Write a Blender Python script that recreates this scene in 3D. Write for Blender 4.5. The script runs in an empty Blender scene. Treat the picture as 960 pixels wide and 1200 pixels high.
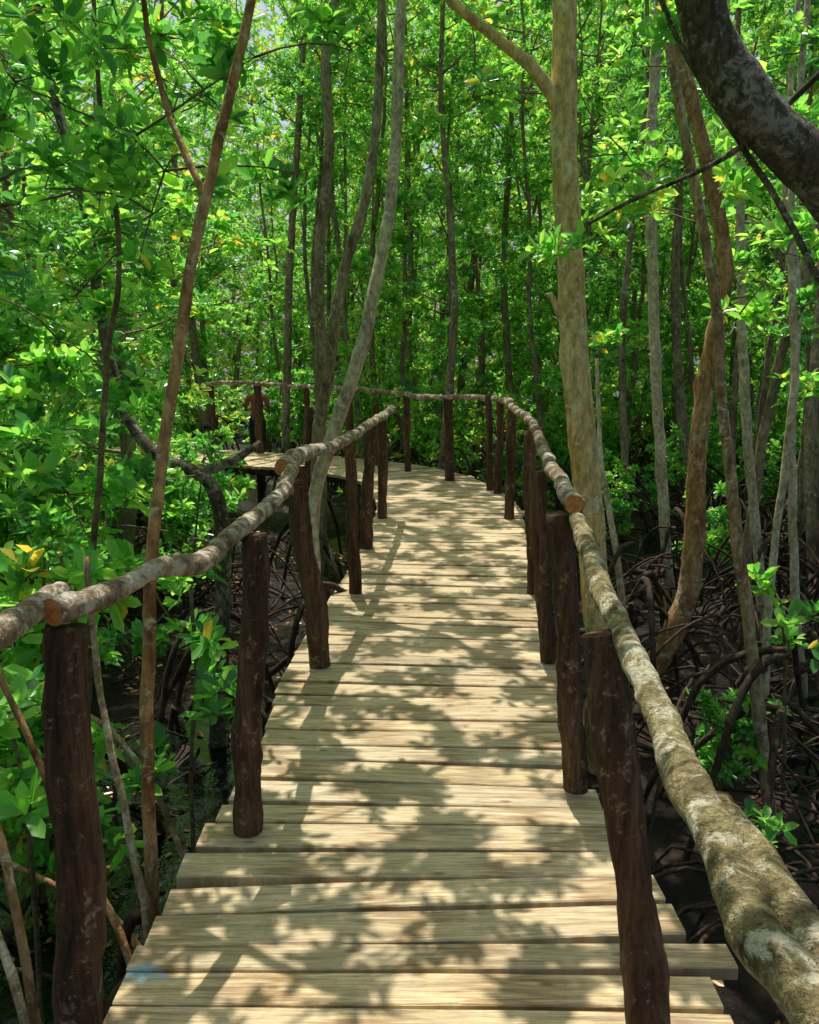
import bpy, math, random, bisect
import numpy as np
from mathutils import Vector, noise, Matrix
random.seed(7); RNG=np.random.default_rng(7)
scene=bpy.context.scene
COL=scene.collection

# ------------------------------------------------------------------ materials
def newmat(name):
    m=bpy.data.materials.new(name); m.use_nodes=True
    nt=m.node_tree; nt.nodes.clear()
    out=nt.nodes.new('ShaderNodeOutputMaterial')
    return m,nt,out
def N(nt,t,**kw):
    n=nt.nodes.new(t)
    for k,v in kw.items(): setattr(n,k,v)
    return n
def ramp(nt,fac,stops):
    r=nt.nodes.new('ShaderNodeValToRGB'); e=r.color_ramp.elements
    while len(e)<len(stops): e.new(0.5)
    for i,(p,c) in enumerate(stops):
        e[i].position=p; e[i].color=(*c,1)
    nt.links.new(fac,r.inputs[0]); return r
def mixc(nt,fac,a,b,bt='MIX'):
    m=nt.nodes.new('ShaderNodeMix'); m.data_type='RGBA'; m.blend_type=bt
    for sock,val in ((m.inputs[0],fac),(m.inputs[6],a),(m.inputs[7],b)):
        if hasattr(val,'is_output'): nt.links.new(val,sock)
        else: sock.default_value=val if isinstance(val,float) else (*val,1)
    return m.outputs[2]
def mapping(nt,src,scale,loc=(0,0,0)):
    m=nt.nodes.new('ShaderNodeMapping'); m.inputs['Scale'].default_value=scale; m.inputs['Location'].default_value=loc
    nt.links.new(src,m.inputs['Vector']); return m.outputs[0]
def noisetex(nt,vec,scale,detail=4,rough=.6,dist=0.):
    n=nt.nodes.new('ShaderNodeTexNoise'); n.inputs['Scale'].default_value=scale
    n.inputs['Detail'].default_value=detail; n.inputs['Roughness'].default_value=rough; n.inputs['Distortion'].default_value=dist
    nt.links.new(vec,n.inputs['Vector']); return n.outputs[0]
def bump(nt,h,strength,dist):
    b=nt.nodes.new('ShaderNodeBump'); b.inputs['Strength'].default_value=strength; b.inputs['Distance'].default_value=dist
    nt.links.new(h,b.inputs['Height']); return b.outputs[0]
def princ(nt,out,col,rough=.8,normal=None,spec=.3):
    p=nt.nodes.new('ShaderNodeBsdfPrincipled'); p.inputs['Specular IOR Level'].default_value=spec
    if hasattr(col,'is_output'): nt.links.new(col,p.inputs['Base Color'])
    else: p.inputs['Base Color'].default_value=(*col,1)
    if hasattr(rough,'is_output'): nt.links.new(rough,p.inputs['Roughness'])
    else: p.inputs['Roughness'].default_value=rough
    if normal: nt.links.new(normal,p.inputs['Normal'])
    nt.links.new(p.outputs[0],out.inputs[0]); return p

def leafmat(name,stops,trans=.45,tcol=(1.5,1.6,.7)):
    m,nt,out=newmat(name)
    a=N(nt,'ShaderNodeAttribute',attribute_name='tint')
    oi=N(nt,'ShaderNodeObjectInfo')
    ad=N(nt,'ShaderNodeMath',operation='MULTIPLY_ADD'); nt.links.new(oi.outputs['Random'],ad.inputs[0]); ad.inputs[1].default_value=.28; nt.links.new(a.outputs['Fac'],ad.inputs[2])
    sb=N(nt,'ShaderNodeMath',operation='SUBTRACT'); nt.links.new(ad.outputs[0],sb.inputs[0]); sb.inputs[1].default_value=.12
    r=ramp(nt,sb.outputs[0],stops)
    p=nt.nodes.new('ShaderNodeBsdfPrincipled'); nt.links.new(r.outputs[0],p.inputs['Base Color']); p.inputs['Roughness'].default_value=.27; p.inputs['Specular IOR Level'].default_value=.7
    t=nt.nodes.new('ShaderNodeBsdfTranslucent')
    tc=mixc(nt,1.0,r.outputs[0],tcol,'MULTIPLY'); nt.links.new(tc,t.inputs[0])
    mx=nt.nodes.new('ShaderNodeMixShader'); mx.inputs[0].default_value=trans
    nt.links.new(p.outputs[0],mx.inputs[1]); nt.links.new(t.outputs[0],mx.inputs[2]); nt.links.new(mx.outputs[0],out.inputs[0])
    return m
GREEN=[(0.0,(.06,.23,.07)),(.3,(.13,.43,.09)),(.62,(.26,.61,.12)),(.93,(.42,.69,.15)),(.985,(.60,.52,.09))]
M_LEAF=leafmat('mangrove_leaf',GREEN,.56,(1.85,1.6,1.0))
M_LITTER=leafmat('dead_leaf',[(0,(.12,.055,.02)),(.5,(.36,.17,.06)),(.9,(.58,.34,.12))],.1,(1,1,1))

def barkmat(name,dark,mid,light,lich,lichamt,scale=9,zs=.35,bs=.5,lsc=2.4,rough=.85,bd=.02):
    m,nt,out=newmat(name)
    tc=N(nt,'ShaderNodeTexCoord').outputs['Object']
    v=mapping(nt,tc,(1,1,zs))
    n1=noisetex(nt,v,scale,6,.65,.4); n2=noisetex(nt,v,scale*5,5,.7)
    n3=noisetex(nt,tc,scale*lsc,6,.75,.5); n4=noisetex(nt,tc,scale*.35,2,.5)
    c=ramp(nt,n1,[(.32,dark),(.5,mid),(.68,light)]).outputs[0]
    f2=ramp(nt,n2,[(.35,(.45,.45,.45)),(.62,(1.15,1.15,1.15))]).outputs[0]
    c=mixc(nt,1.,c,f2,'MULTIPLY')
    mm=N(nt,'ShaderNodeMath',operation='MULTIPLY_ADD'); nt.links.new(n4,mm.inputs[0]); mm.inputs[1].default_value=.35; nt.links.new(n3,mm.inputs[2])
    lo=.84-lichamt*.3
    lf=ramp(nt,mm.outputs[0],[(lo,(0,0,0)),(lo+.09,(.9,.9,.9))]).outputs[0]
    c=mixc(nt,lf,c,lich)
    hs=N(nt,'ShaderNodeMath',operation='ADD'); nt.links.new(n1,hs.inputs[0]); nt.links.new(n2,hs.inputs[1])
    princ(nt,out,c,rough,bump(nt,hs.outputs[0],bs,bd),.25)
    return m
M_POST=barkmat('dark_post_bark',(.045,.022,.013),(.13,.066,.038),(.25,.14,.082),(.36,.25,.17),.27,12,.12,1.)
M_RAIL=barkmat('peeling_rail_bark',(.12,.07,.04),(.38,.27,.17),(.58,.45,.31),(.78,.70,.56),.54,12,.8,1.,1.5,.85,.025)
M_RAILG=barkmat('lichen_rail_bark',(.11,.08,.03),(.38,.30,.14),(.58,.48,.25),(.78,.72,.52),.50,15,.8,1.,1.5,.85,.025)
def cutmat():
    m,nt,out=newmat('sawn_log_end')
    tc=N(nt,'ShaderNodeTexCoord').outputs['Object']
    n=noisetex(nt,tc,60,4,.6)
    c=ramp(nt,n,[(.3,(.34,.11,.03)),(.7,(.66,.28,.10))]).outputs[0]
    princ(nt,out,c,.8,bump(nt,n,.4,.004)); return m
M_CUT=cutmat()
M_BPALE=barkmat('pale_mangrove_bark',(.34,.26,.16),(.60,.50,.34),(.72,.62,.45),(.82,.76,.62),.4,8,.45,.5)
M_BMID=barkmat('tan_brown_bark',(.19,.11,.055),(.43,.29,.15),(.57,.43,.26),(.68,.61,.48),.44,9,.4,.8)
M_BTAN=barkmat('mottled_tan_bark',(.50,.31,.12),(.74,.53,.23),(.80,.63,.33),(.82,.73,.50),.36,6,.4,.4)
M_BORG=barkmat('orange_brown_bark',(.19,.085,.03),(.47,.26,.11),(.60,.39,.19),(.64,.53,.37),.38,8,.4,.8)
M_BDARK=barkmat('dark_rough_bark',(.065,.048,.034),(.19,.145,.10),(.33,.27,.19),(.52,.48,.38),.5,13,.4,1.,1.6,.85,.05)
M_BBG=barkmat('grey_brown_bark',(.11,.08,.05),(.31,.235,.145),(.46,.36,.23),(.56,.50,.38),.32,8,.4,.6)
M_ROOT=barkmat('root_bark',(.02,.013,.009),(.065,.042,.028),(.12,.085,.055),(.18,.14,.10),.14,10,.6,.6)
M_TWIG=barkmat('twig_bark',(.08,.055,.03),(.18,.13,.07),(.26,.2,.12),(.3,.27,.18),.1,10,1,.2)

def deckmat():
    m,nt,out=newmat('weathered_plank_wood')
    a=N(nt,'ShaderNodeAttribute',attribute_name='pc').outputs['Vector']
    sp=N(nt,'ShaderNodeSeparateXYZ'); nt.links.new(a,sp.inputs[0])
    v1=mapping(nt,a,(1.4,26,37.)); v2=mapping(nt,a,(9,240,11.)); v3=mapping(nt,a,(.8,13.,23.)); v4=mapping(nt,a,(4.,8.,9.)); v5=mapping(nt,a,(5.5,14,3.))
    g1=noisetex(nt,v1,2.2,6,.7,.6); g2=noisetex(nt,v2,1.,4,.7); big=noisetex(nt,v4,1.3,6,.75)
    w=N(nt,'ShaderNodeTexWave',wave_type='RINGS',rings_direction='SPHERICAL'); w.inputs['Scale'].default_value=5.; w.inputs['Distortion'].default_value=3.4; w.inputs['Detail'].default_value=2.5; w.inputs['Detail Scale'].default_value=1.0
    nt.links.new(v3,w.inputs['Vector'])
    rnd=N(nt,'ShaderNodeMath',operation='FRACT'); nt.links.new(sp.outputs[2],rnd.inputs[0])
    base=ramp(nt,rnd.outputs[0],[(0,(.54,.42,.24)),(.2,(.76,.61,.38)),(.4,(.62,.49,.30)),(.6,(.68,.56,.37)),(.8,(.80,.62,.36)),(1,(.50,.41,.27))]).outputs[0]
    c=mixc(nt,1.,base,ramp(nt,g1,[(.31,(.52,.46,.38)),(.54,(1.04,1.04,1.04))]).outputs[0],'MULTIPLY')
    c=mixc(nt,.75,c,ramp(nt,w.outputs[0],[(.0,(.52,.42,.31)),(.3,(1,1,1)),(1,(1.03,1.03,1.02))]).outputs[0],'MULTIPLY')
    c=mixc(nt,.85,c,ramp(nt,g2,[(.37,(.60,.55,.49)),(.57,(1.04,1.04,1.04))]).outputs[0],'MULTIPLY')
    c=mixc(nt,ramp(nt,big,[(.46,(0,0,0)),(.70,(.55,.55,.55))]).outputs[0],c,(.37,.31,.22))
    # knots
    vo=N(nt,'ShaderNodeTexVoronoi'); vo.inputs['Scale'].default_value=1.; nt.links.new(v5,vo.inputs['Vector'])
    kn=ramp(nt,vo.outputs['Distance'],[(.05,(.8,.8,.8)),(.16,(0,0,0))]).outputs[0]
    c=mixc(nt,kn,c,(.16,.09,.04))
    tc=N(nt,'ShaderNodeTexCoord').outputs['Object']
    st=noisetex(nt,tc,9,6,.75)
    c=mixc(nt,ramp(nt,st,[(.56,(0,0,0)),(.76,(.55,.55,.55))]).outputs[0],c,(.17,.13,.08))
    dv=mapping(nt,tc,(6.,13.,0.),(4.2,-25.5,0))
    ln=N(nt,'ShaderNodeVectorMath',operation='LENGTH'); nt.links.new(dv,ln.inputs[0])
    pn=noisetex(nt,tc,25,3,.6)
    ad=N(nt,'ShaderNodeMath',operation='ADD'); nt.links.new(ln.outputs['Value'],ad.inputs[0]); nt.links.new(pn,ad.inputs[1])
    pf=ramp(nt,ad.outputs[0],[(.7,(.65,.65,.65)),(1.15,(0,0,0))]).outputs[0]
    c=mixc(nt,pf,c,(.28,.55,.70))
    hs=N(nt,'ShaderNodeMath',operation='ADD'); nt.links.new(g1,hs.inputs[0]); nt.links.new(g2,hs.inputs[1])
    princ(nt,out,c,.6,bump(nt,hs.outputs[0],.9,.004),.35); return m
M_DECK=deckmat()
def groundmat():
    m,nt,out=newmat('dark_swamp_mud')
    tc=N(nt,'ShaderNodeTexCoord').outputs['Object']
    n1=noisetex(nt,tc,1.6,6,.6); n2=noisetex(nt,tc,22,6,.7)
    c=ramp(nt,n1,[(.3,(.008,.007,.007)),(.5,(.014,.011,.009)),(.72,(.07,.038,.018))]).outputs[0]
    c=mixc(nt,ramp(nt,n2,[(.55,(0,0,0)),(.74,(1,1,1))]).outputs[0],c,(.07,.038,.018))
    princ(nt,out,c,ramp(nt,n1,[(.45,(.15,)*3),(.68,(.75,)*3)]).outputs[0],bump(nt,n2,.9,.06),.4); return m
M_MUD=groundmat()
def watermat():
    m,nt,out=newmat('still_swamp_water')
    tc=N(nt,'ShaderNodeTexCoord').outputs['Object']
    n=noisetex(nt,tc,7,4,.6)
    princ(nt,out,(.006,.007,.008),.03,bump(nt,n,.35,.03),.6); return m
M_WATER=watermat()
def plain(name,c,r=.8):
    m,nt,out=newmat(name)
    tc=N(nt,'ShaderNodeTexCoord').outputs['Object']; n=noisetex(nt,tc,30,3,.5)
    cc=mixc(nt,1.,c,ramp(nt,n,[(.3,(.8,.8,.8)),(.7,(1.1,1.1,1.1))]).outputs[0],'MULTIPLY')
    princ(nt,out,cc,r); return m

# ------------------------------------------------------------------ helpers
def link(o,parent=None):
    COL.objects.link(o)
    if parent: o.parent=parent
    return o
def thing(name,label,cat,loc=(0,0,0),group=None):
    e=bpy.data.objects.new(name,None); e.empty_display_size=.2; e.location=loc; COL.objects.link(e)
    e['label']=label; e['category']=cat
    if group: e['group']=group
    return e
class MB:
    def __init__(s): s.v=[];s.f=[];s.m=[]
    def mesh(s,name,mats,smooth=True):
        me=bpy.data.meshes.new(name); me.from_pydata(s.v,[],s.f)
        for m in mats: me.materials.append(m)
        me.polygons.foreach_set('material_index',s.m)
        me.polygons.foreach_set('use_smooth',[smooth and len(f)<5 for f in s.f])
        me.update(); return me
def catmull(P,R,res):
    P=[Vector(p) for p in P]; out=[];rr=[]
    n=len(P)
    for i in range(n-1):
        p0=P[i-1] if i>0 else P[i]*2-P[i+1]; p1=P[i];p2=P[i+1]; p3=P[i+2] if i+2<n else P[i+1]*2-P[i]
        k=max(2,int((p2-p1).length/res))
        for j in range(k):
            t=j/k
            out.append(.5*((2*p1)+(-p0+p2)*t+(2*p0-5*p1+4*p2-p3)*t*t+(-p0+3*p1-3*p2+p3)*t**3))
            rr.append(R[i]+(R[i+1]-R[i])*t)
    out.append(P[-1]);rr.append(R[-1]); return out,rr
def tube(mb,P,R,sides=8,res=.12,rough=.12,seed=0,mat=0,cap=None,wob=0.,knots=0,kamp=1.):
    if not isinstance(R,(list,tuple)): R=[R]*len(P)
    if len(R)!=len(P): R=[R[0]+(R[-1]-R[0])*i/(len(P)-1) for i in range(len(P))]
    pts,rr=catmull(P,R,res); b=len(mb.v); n=len(pts); so=Vector((seed*7.3,seed*3.1,seed*1.7))
    if wob:
        for i in range(1,n-1):
            q=noise.noise_vector(pts[i]*3+so)+noise.noise_vector(pts[i]*8+so)*.4; pts[i]=pts[i]+q*wob
    KN=[]
    if knots:
        rk=random.Random(seed*13+1)
        for _ in range(knots): KN.append((rk.uniform(2,n-3),rk.uniform(0,6.28),rk.uniform(.25,.55)*kamp))
    T=(pts[1]-pts[0]).normalized(); a=Vector((0,0,1)) if abs(T.z)<.9 else Vector((1,0,0))
    U=T.cross(a).normalized()
    for i in range(n):
        T=(pts[min(i+1,n-1)]-pts[max(i-1,0)]).normalized()
        U=(U-T*U.dot(T)).normalized(); W=T.cross(U)
        f=.35/max(rr[i],.01)
        for k in range(sides):
            an=2*math.pi*k/sides; d=U*math.cos(an)+W*math.sin(an)
            r=rr[i]
            if rough:
                q=pts[i]+d*r
                r*=1+rough*1.3*noise.noise(q*f+so)+rough*noise.noise(q*f*3.1+so)+rough*.9*noise.noise(pts[i]*f*.45+so)
            for (ki,ka,kh) in KN:
                dl=(i-ki)*res/max(rr[i],.01)
                if abs(dl)<2.2:
                    da=(an-ka+math.pi)%(2*math.pi)-math.pi
                    r+=rr[i]*kh*math.exp(-dl*dl*1.6-da*da*2.2)
            mb.v.append(tuple(pts[i]+d*r))
    for i in range(n-1):
        for k in range(sides):
            k2=(k+1)%sides
            mb.f.append((b+i*sides+k,b+i*sides+k2,b+(i+1)*sides+k2,b+(i+1)*sides+k)); mb.m.append(mat)
    c=mat if cap is None else cap
    mb.f.append(tuple(b+k for k in range(sides))[::-1]); mb.m.append(c)
    mb.f.append(tuple(b+(n-1)*sides+k for k in range(sides))); mb.m.append(c)
def npmesh(name,V,Q,mi,tint,mats,smooth=False):
    me=bpy.data.meshes.new(name); me.vertices.add(len(V)); me.vertices.foreach_set('co',V.astype(np.float32).ravel())
    me.loops.add(len(Q)*4); me.loops.foreach_set('vertex_index',Q.astype(np.int32).ravel())
    me.polygons.add(len(Q)); me.polygons.foreach_set('loop_start',np.arange(0,len(Q)*4,4,dtype=np.int32))
    for m in mats: me.materials.append(m)
    me.polygons.foreach_set('material_index',mi.astype(np.int32))
    at=me.attributes.new('tint','FLOAT','FACE'); at.data.foreach_set('value',tint.astype(np.float32))
    me.update(calc_edges=True); me.validate(); return me
def nrm(a): return a/np.maximum(np.linalg.norm(a,axis=1,keepdims=True),1e-9)
def leaf_geo(C,A,nl,L,rng,wid=.21,el=(-12,62)):
    M=len(C); A=nrm(A)
    ref=np.where(np.abs(A[:,2:3])<.9,np.array([[0,0,1.]]),np.array([[1.,0,0]]))
    e1=nrm(np.cross(A,ref)); e2=np.cross(A,e1)
    az=(np.arange(nl)[None,:]*2*np.pi/nl+rng.uniform(0,6.28,(M,1))+rng.normal(0,.4,(M,nl)))
    e=np.radians(rng.uniform(el[0],el[1],(M,nl)))
    rad=np.cos(az)[...,None]*e1[:,None]+np.sin(az)[...,None]*e2[:,None]
    d=np.cos(e)[...,None]*rad+np.sin(e)[...,None]*A[:,None]
    nn=-np.sin(e)[...,None]*rad+np.cos(e)[...,None]*A[:,None]
    nn=nn+rng.normal(0,.28,nn.shape)
    d=d.reshape(-1,3); nn=nrm(nn.reshape(-1,3)); s=nrm(np.cross(d,nn)); nn=np.cross(s,d)
    c=np.repeat(C,nl,axis=0)+(rng.normal(0,.10*L,(M*nl,3)) if nl>1 else 0)
    l=(L*rng.uniform(.5,1.15,len(d)))[:,None]; w=l*wid*rng.uniform(.8,1.2,(len(d),1)); dr=rng.uniform(-.02,.2,(len(d),1))*l
    v=np.stack([c+d*.08*l, c+d*.34*l+s*w*.82+nn*w*.3, c+d*.78*l+s*w*.88+nn*(w*.3)-nn*dr*.4, c+d*l-nn*dr,
                c+d*.78*l-s*w*.88+nn*(w*.3)-nn*dr*.4, c+d*.34*l-s*w*.82+nn*w*.3],axis=1).reshape(-1,3)
    b=(np.arange(len(d))*6)[:,None]
    q=np.concatenate([b+np.array([[0,3,2,1]]),b+np.array([[0,5,4,3]])],axis=1).reshape(-1,4)
    rt=np.repeat(rng.uniform(.0,.8,M),nl)+rng.normal(0,.17,len(d)); rt=np.clip(rt,0,.9)
    odd=rng.random(len(d))<.004; rt[odd]=1.2
    return v,q,np.repeat(rt,2)
def twig_geo(S,E,r):
    d=nrm(E-S); ref=np.where(np.abs(d[:,2:3])<.9,np.array([[0,0,1.]]),np.array([[1.,0,0]]))
    u=nrm(np.cross(d,ref)); w=np.cross(d,u); M=len(S)
    an=[0,2.094,4.189]
    v=np.stack([S+(u*math.cos(a)+w*math.sin(a))*r for a in an]+[E+(u*math.cos(a)+w*math.sin(a))*r*.5 for a in an],axis=1).reshape(-1,3)
    b=(np.arange(M)*6)[:,None]
    q=np.concatenate([b+np.array([[0,1,4,3]]),b+np.array([[1,2,5,4]]),b+np.array([[2,0,3,5]])],axis=1).reshape(-1,4)
    return v,q
def crown_mesh(name,clumps,L,seed,nl=8,mat=None,flat=.55,twr=.0035):
    rng=np.random.default_rng(seed); C=[];A=[];S=[]
    for (c,r,n) in clumps:
        c=np.array(c,dtype=float)
        k=max(2,n//6); sc=rng.normal(0,1,(k,3)); sc=nrm(sc)*rng.uniform(.3,1,(k,1))**.5*r; sc[:,2]*=flat
        idx=rng.integers(0,k,n)
        p=sc[idx]+rng.normal(0,.11,(n,3))*np.array([1,1,.7])*max(.4,r/.5)
        C.append(c+p); S.append(c+sc[idx]*.8)
        a=p/np.maximum(r,.1)*.7+np.array([0,0,.9])+rng.normal(0,.4,(n,3)); A.append(a)
        S.append(np.repeat(c[None],k,0)); C.append(c+sc*.85); A.append(sc+np.array([0,0,.8]))
    C=np.concatenate(C);A=np.concatenate(A);S=np.concatenate(S)
    v1,q1,t1=leaf_geo(C,A,nl,L,rng)
    v2,q2=twig_geo(S,C,twr)
    V=np.concatenate([v1,v2]); Q=np.concatenate([q1,q2+len(v1)])
    mi=np.concatenate([np.zeros(len(q1)),np.ones(len(q2))]); t=np.concatenate([t1,np.zeros(len(q2))])
    return npmesh(name,V,Q,mi,t,[mat or M_LEAF,M_TWIG])

# ------------------------------------------------------------------ boardwalk
CL=[(-.02,-2.5,.76),(-.02,0,.76),(-.01,1.2,.77),(0.01,2.0,.75),(-.005,2.5,.70),(0.0,2.9,.64),(.02,3.2,.62),(.05,4.0,.69),(.14,5,.70),(.28,6.6,.68),(.385,8.4,.72),(.30,9.6,.73),(-.05,10.9,.72),(-.9,11.9,.7),(-2.2,12.6,.7),(-3.6,13.3,.7),(-4.6,14.6,.7)]
cp,cr=catmull([(a,b,0) for a,b,_ in CL],[w for _,_,w in CL],.02)
def dist_cl(x,y):
    return min(math.hypot(x-p.x,y-p.y) for p in cp[::12])
def cx_at(y):
    return min(cp[:900],key=lambda p:abs(p.y-y)).x if y<10.5 else .1
bw=thing('boardwalk','narrow weathered plank boardwalk with rough log handrails over mangrove mud','boardwalk')
def decking(path,halfs,zoff,name,seed):
    rnd=random.Random(seed); V=[];F=[];PC=[]
    s=[0]
    for i in range(1,len(path)): s.append(s[-1]+(path[i]-path[i-1]).length)
    def at(d):
        i=min(max(bisect.bisect_left(s,d),1),len(s)-1); t=(d-s[i-1])/max(s[i]-s[i-1],1e-6)
        p=path[i-1].lerp(path[i],t); T=(path[i]-path[i-1]).normalized()
        return p,Vector((T.y,-T.x,0)),halfs[i]
    d=0.; sl=sr=0.
    while d<s[-1]-.3:
        w=rnd.choice([.095,.11,.12,.13,.14]); g=rnd.uniform(.013,.023)
        if rnd.random()<.25: sl=rnd.uniform(-.012,.012); sr=rnd.uniform(-.02,.03)
        z0=rnd.uniform(-.005,.005); z1=rnd.uniform(-.005,.005)
        p1,n1,h1=at(d); p2,n2,h2=at(d+w)
        n1=(n1+n2)/2; h=(h1+h2)/2; a=sl+rnd.uniform(-.007,.007); b=sr+rnd.uniform(-.012,.012)
        if rnd.random()<.05: b+=rnd.uniform(.04,.08)
        if zoff==0 and 1.86<p1.y<2.03: b=.11
        T=Vector((-n1.y,n1.x,0)); c=.004; sk=rnd.uniform(-.005,.005)
        seg=6; base=len(V); th=.038; r=rnd.random()+rnd.randint(0,40)
        Lp=[p1-n2*(h+a)+T*sk,p2-n2*(h+a)+T*sk]; Rp=[p1+n2*(h+b)-T*sk,p2+n2*(h+b)-T*sk]
        bow=rnd.uniform(-.005,.005)
        for i in range(seg+1):
            t=i/seg
            A=Lp[0].lerp(Rp[0],t); B=Lp[1].lerp(Rp[1],t)
            z=zoff+z0*(1-t)+z1*t+bow*math.sin(t*math.pi); e=T*(rnd.uniform(-.002,.002))
            cs=[A+e+Vector((0,0,z-th)),A+e+Vector((0,0,z-c)),A+e+T*c+Vector((0,0,z)),B+e-T*c+Vector((0,0,z+rnd.uniform(-.001,.001))),B+e+Vector((0,0,z-c)),B+e+Vector((0,0,z-th))]
            for q,vv in zip(cs,(0,.0,.004,w-.004,w,w)):
                V.append(tuple(q)); PC.append((t*2*h+r*3.3,vv-w*.5+(r%1-.5)*.16,r))
        for i in range(seg):
            for j in range(6):
                j2=(j+1)%6; F.append((base+i*6+j,base+(i+1)*6+j,base+(i+1)*6+j2,base+i*6+j2))
        F.append(tuple(base+j for j in range(6))); F.append(tuple(base+seg*6+j for j in range(6))[::-1])
        d+=w+g
    me=bpy.data.meshes.new(name); me.from_pydata(V,[],F); me.materials.append(M_DECK)
    at_=me.attributes.new('pc','FLOAT_VECTOR','POINT'); at_.data.foreach_set('vector',[c for p in PC for c in p])
    me.update(); return me
link(bpy.data.objects.new('decking',decking(cp,cr,0,'decking',3)),bw)
for sgn in (-1,1):
    mb=MB(); sub=cp[::25]; P=[]
    for i in range(len(sub)-1):
        T=(sub[i+1]-sub[i]).normalized(); n=Vector((T.y,-T.x,0)); P.append(sub[i]+n*sgn*.48+Vector((0,0,-.105)))
    tube(mb,P,.06,8,.3,.1,sgn+5)
    link(bpy.data.objects.new('support_beam',mb.mesh('support_beam',[M_POST])),bw)
POSTS=[
 ((-.80,1.80),(-.785,1.88,.975),.054),((-.545,2.63),(-.495,2.66,1.02),.047),((-.462,4.17),(-.54,4.10,1.04),.053),
 ((-.355,5.5),(-.385,5.5,1.02),.042),((-.352,6.8),(-.30,6.8,1.0),.045),((-.262,8.05),(-.262,8.05,.98),.045),
 ((.565,1.74),(.445,1.90,.95),.051),((.617,2.91),(.52,2.91,1.04),.044),((.73,4.23),(.65,4.23,1.0),.043),
 ((.83,5.5),(.78,5.5,1.08),.042),((.96,8.05),(.955,8.05,1.05),.045),((1.0,9.5),(1.0,9.5,1.03),.045),((.93,9.75),(.90,9.8,1.1),.04),
 ((.50,10.45),(.46,10.4,1.02),.055),((-.02,11.3),(-.04,11.3,1.0),.045),((-.45,11.9),(-.47,11.9,.85),.05),((-.85,12.35),(-.87,12.3,1.02),.055),((-1.6,12.95),(-1.55,12.95,1.03),.045),((-2.35,13.35),(-2.35,13.35,1.05),.06),((-3.2,13.9),(-3.2,13.9,1.05),.045),
 ((-.50,9.6),(-.46,9.6,.80),.05),((-1.35,11.3),(-1.3,11.3,.85),.05),
 ((-.80,.2),(-.80,.2,1.0),.055),((.74,.3),(.62,.3,.9),.055)]
for i,(b,t,r) in enumerate(POSTS):
    mb=MB(); bx,by=b; tx,ty,tz=t; rr=random.Random(i)
    def k_(s): return rr.uniform(-s,s)
    P=[(bx-(tx-bx)*.8,by-(ty-by)*.8,-1.05),(bx,by,0),(bx*.68+tx*.32+k_(.018),by*.68+ty*.32+k_(.015),tz*.32),(bx*.35+tx*.65+k_(.018),by*.35+ty*.65+k_(.015),tz*.65),(tx,ty,tz)]
    tube(mb,P,[r*1.12,r*1.06,r*rr.uniform(.93,1.05),r*rr.uniform(.9,1.03),r*.94],16 if by<6 else 9,.03,.11,i+1,0,0,.005,4,.45)
    link(bpy.data.objects.new('post',mb.mesh('post',[M_POST])),bw)
RAILS=[
 ([(-.90,.55,.96),(-.865,1.2,.99),(-.85,1.65,1.02),(-.835,1.98,1.03)],[.029,.032,.033,.026],M_RAIL,'barky log with pale peeling patches'),
 ([(-.80,1.83,1.025),(-.71,2.07,1.02),(-.655,2.2,1.035),(-.585,2.36,1.015),(-.52,2.80,1.05),(-.495,3.3,1.055),(-.535,3.9,1.085)],[.031,.028,.027,.030,.028,.030,.029],M_RAIL,'knobbly log with sawn orange end'),
 ([(-.56,3.72,1.09),(-.515,4.05,1.10),(-.45,4.6,1.075),(-.37,5.3,1.065),(-.28,6.5,1.06),(-.19,7.76,1.04),(-.19,8.3,1.03)],[.038,.036,.032,.031,.031,.031,.040],M_RAIL,'pale crooked log'),
 ([(.43,.1,.93),(.425,.5,.94),(.413,.775,.94),(.402,.865,.94),(.407,1.03,.945),(.434,1.27,.935),(.452,1.43,.935),(.487,1.83,.955),(.503,2.18,.995),(.56,2.75,1.03),(.60,3.2,1.06)],[.032,.031,.030,.032,.030,.032,.029,.028,.028,.027,.027],M_RAILG,'thick mottled log with lichen patches'),
 ([(.56,2.84,1.085),(.60,3.3,1.08),(.655,4.0,1.085),(.72,4.7,1.095),(.80,5.5,1.12),(.90,6.8,1.09),(.96,7.9,1.07)],[.033,.029,.030,.028,.028,.030,.032],M_RAIL,'log with sawn orange end resting on a post'),
 ([(.462,1.17,.935),(.455,1.06,.94),(.450,.97,.945),(.452,.875,.945),(.466,.6,.935),(.485,.2,.92)],[.022,.027,.028,.028,.028,.028],M_RAILG,'shorter log lashed beside the main rail'),
 ([(.95,7.8,1.08),(1.02,9.2,1.06),(.9,9.9,1.05),(.44,10.4,1.03),(-.1,11.3,1.01),(-.8,12.3,1.04),(-1.6,12.95,1.05),(-2.5,13.35,1.09),(-3.3,13.95,1.05)],[.034]*9,M_RAIL,None)]
for i,(P,R,m,lb) in enumerate(RAILS):
    mb=MB(); near=i<6; L_=sum((Vector(P[j+1])-Vector(P[j])).length for j in range(len(P)-1))
    tube(mb,P,R,22 if near else 9,.018 if P[0][1]<4 else .05,.12,i+20,0,1,.012 if near else .03,int(L_*6),.7)
    o=link(bpy.data.objects.new('handrail',mb.mesh('handrail',[m,M_CUT])),bw)
    if lb: o['label']=lb
lb_=thing('boardwalk','low plank landing behind the handrail in deep shade','boardwalk',(0,0,0))
pp,pr=catmull([(-6,18.4,0),(-4,18.1,0),(-1.5,17.9,0),(1.5,18.3,0)],[.7]*4,.05)
link(bpy.data.objects.new('decking',decking(pp,pr,-.72,'decking_low',9)),lb_)
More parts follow.
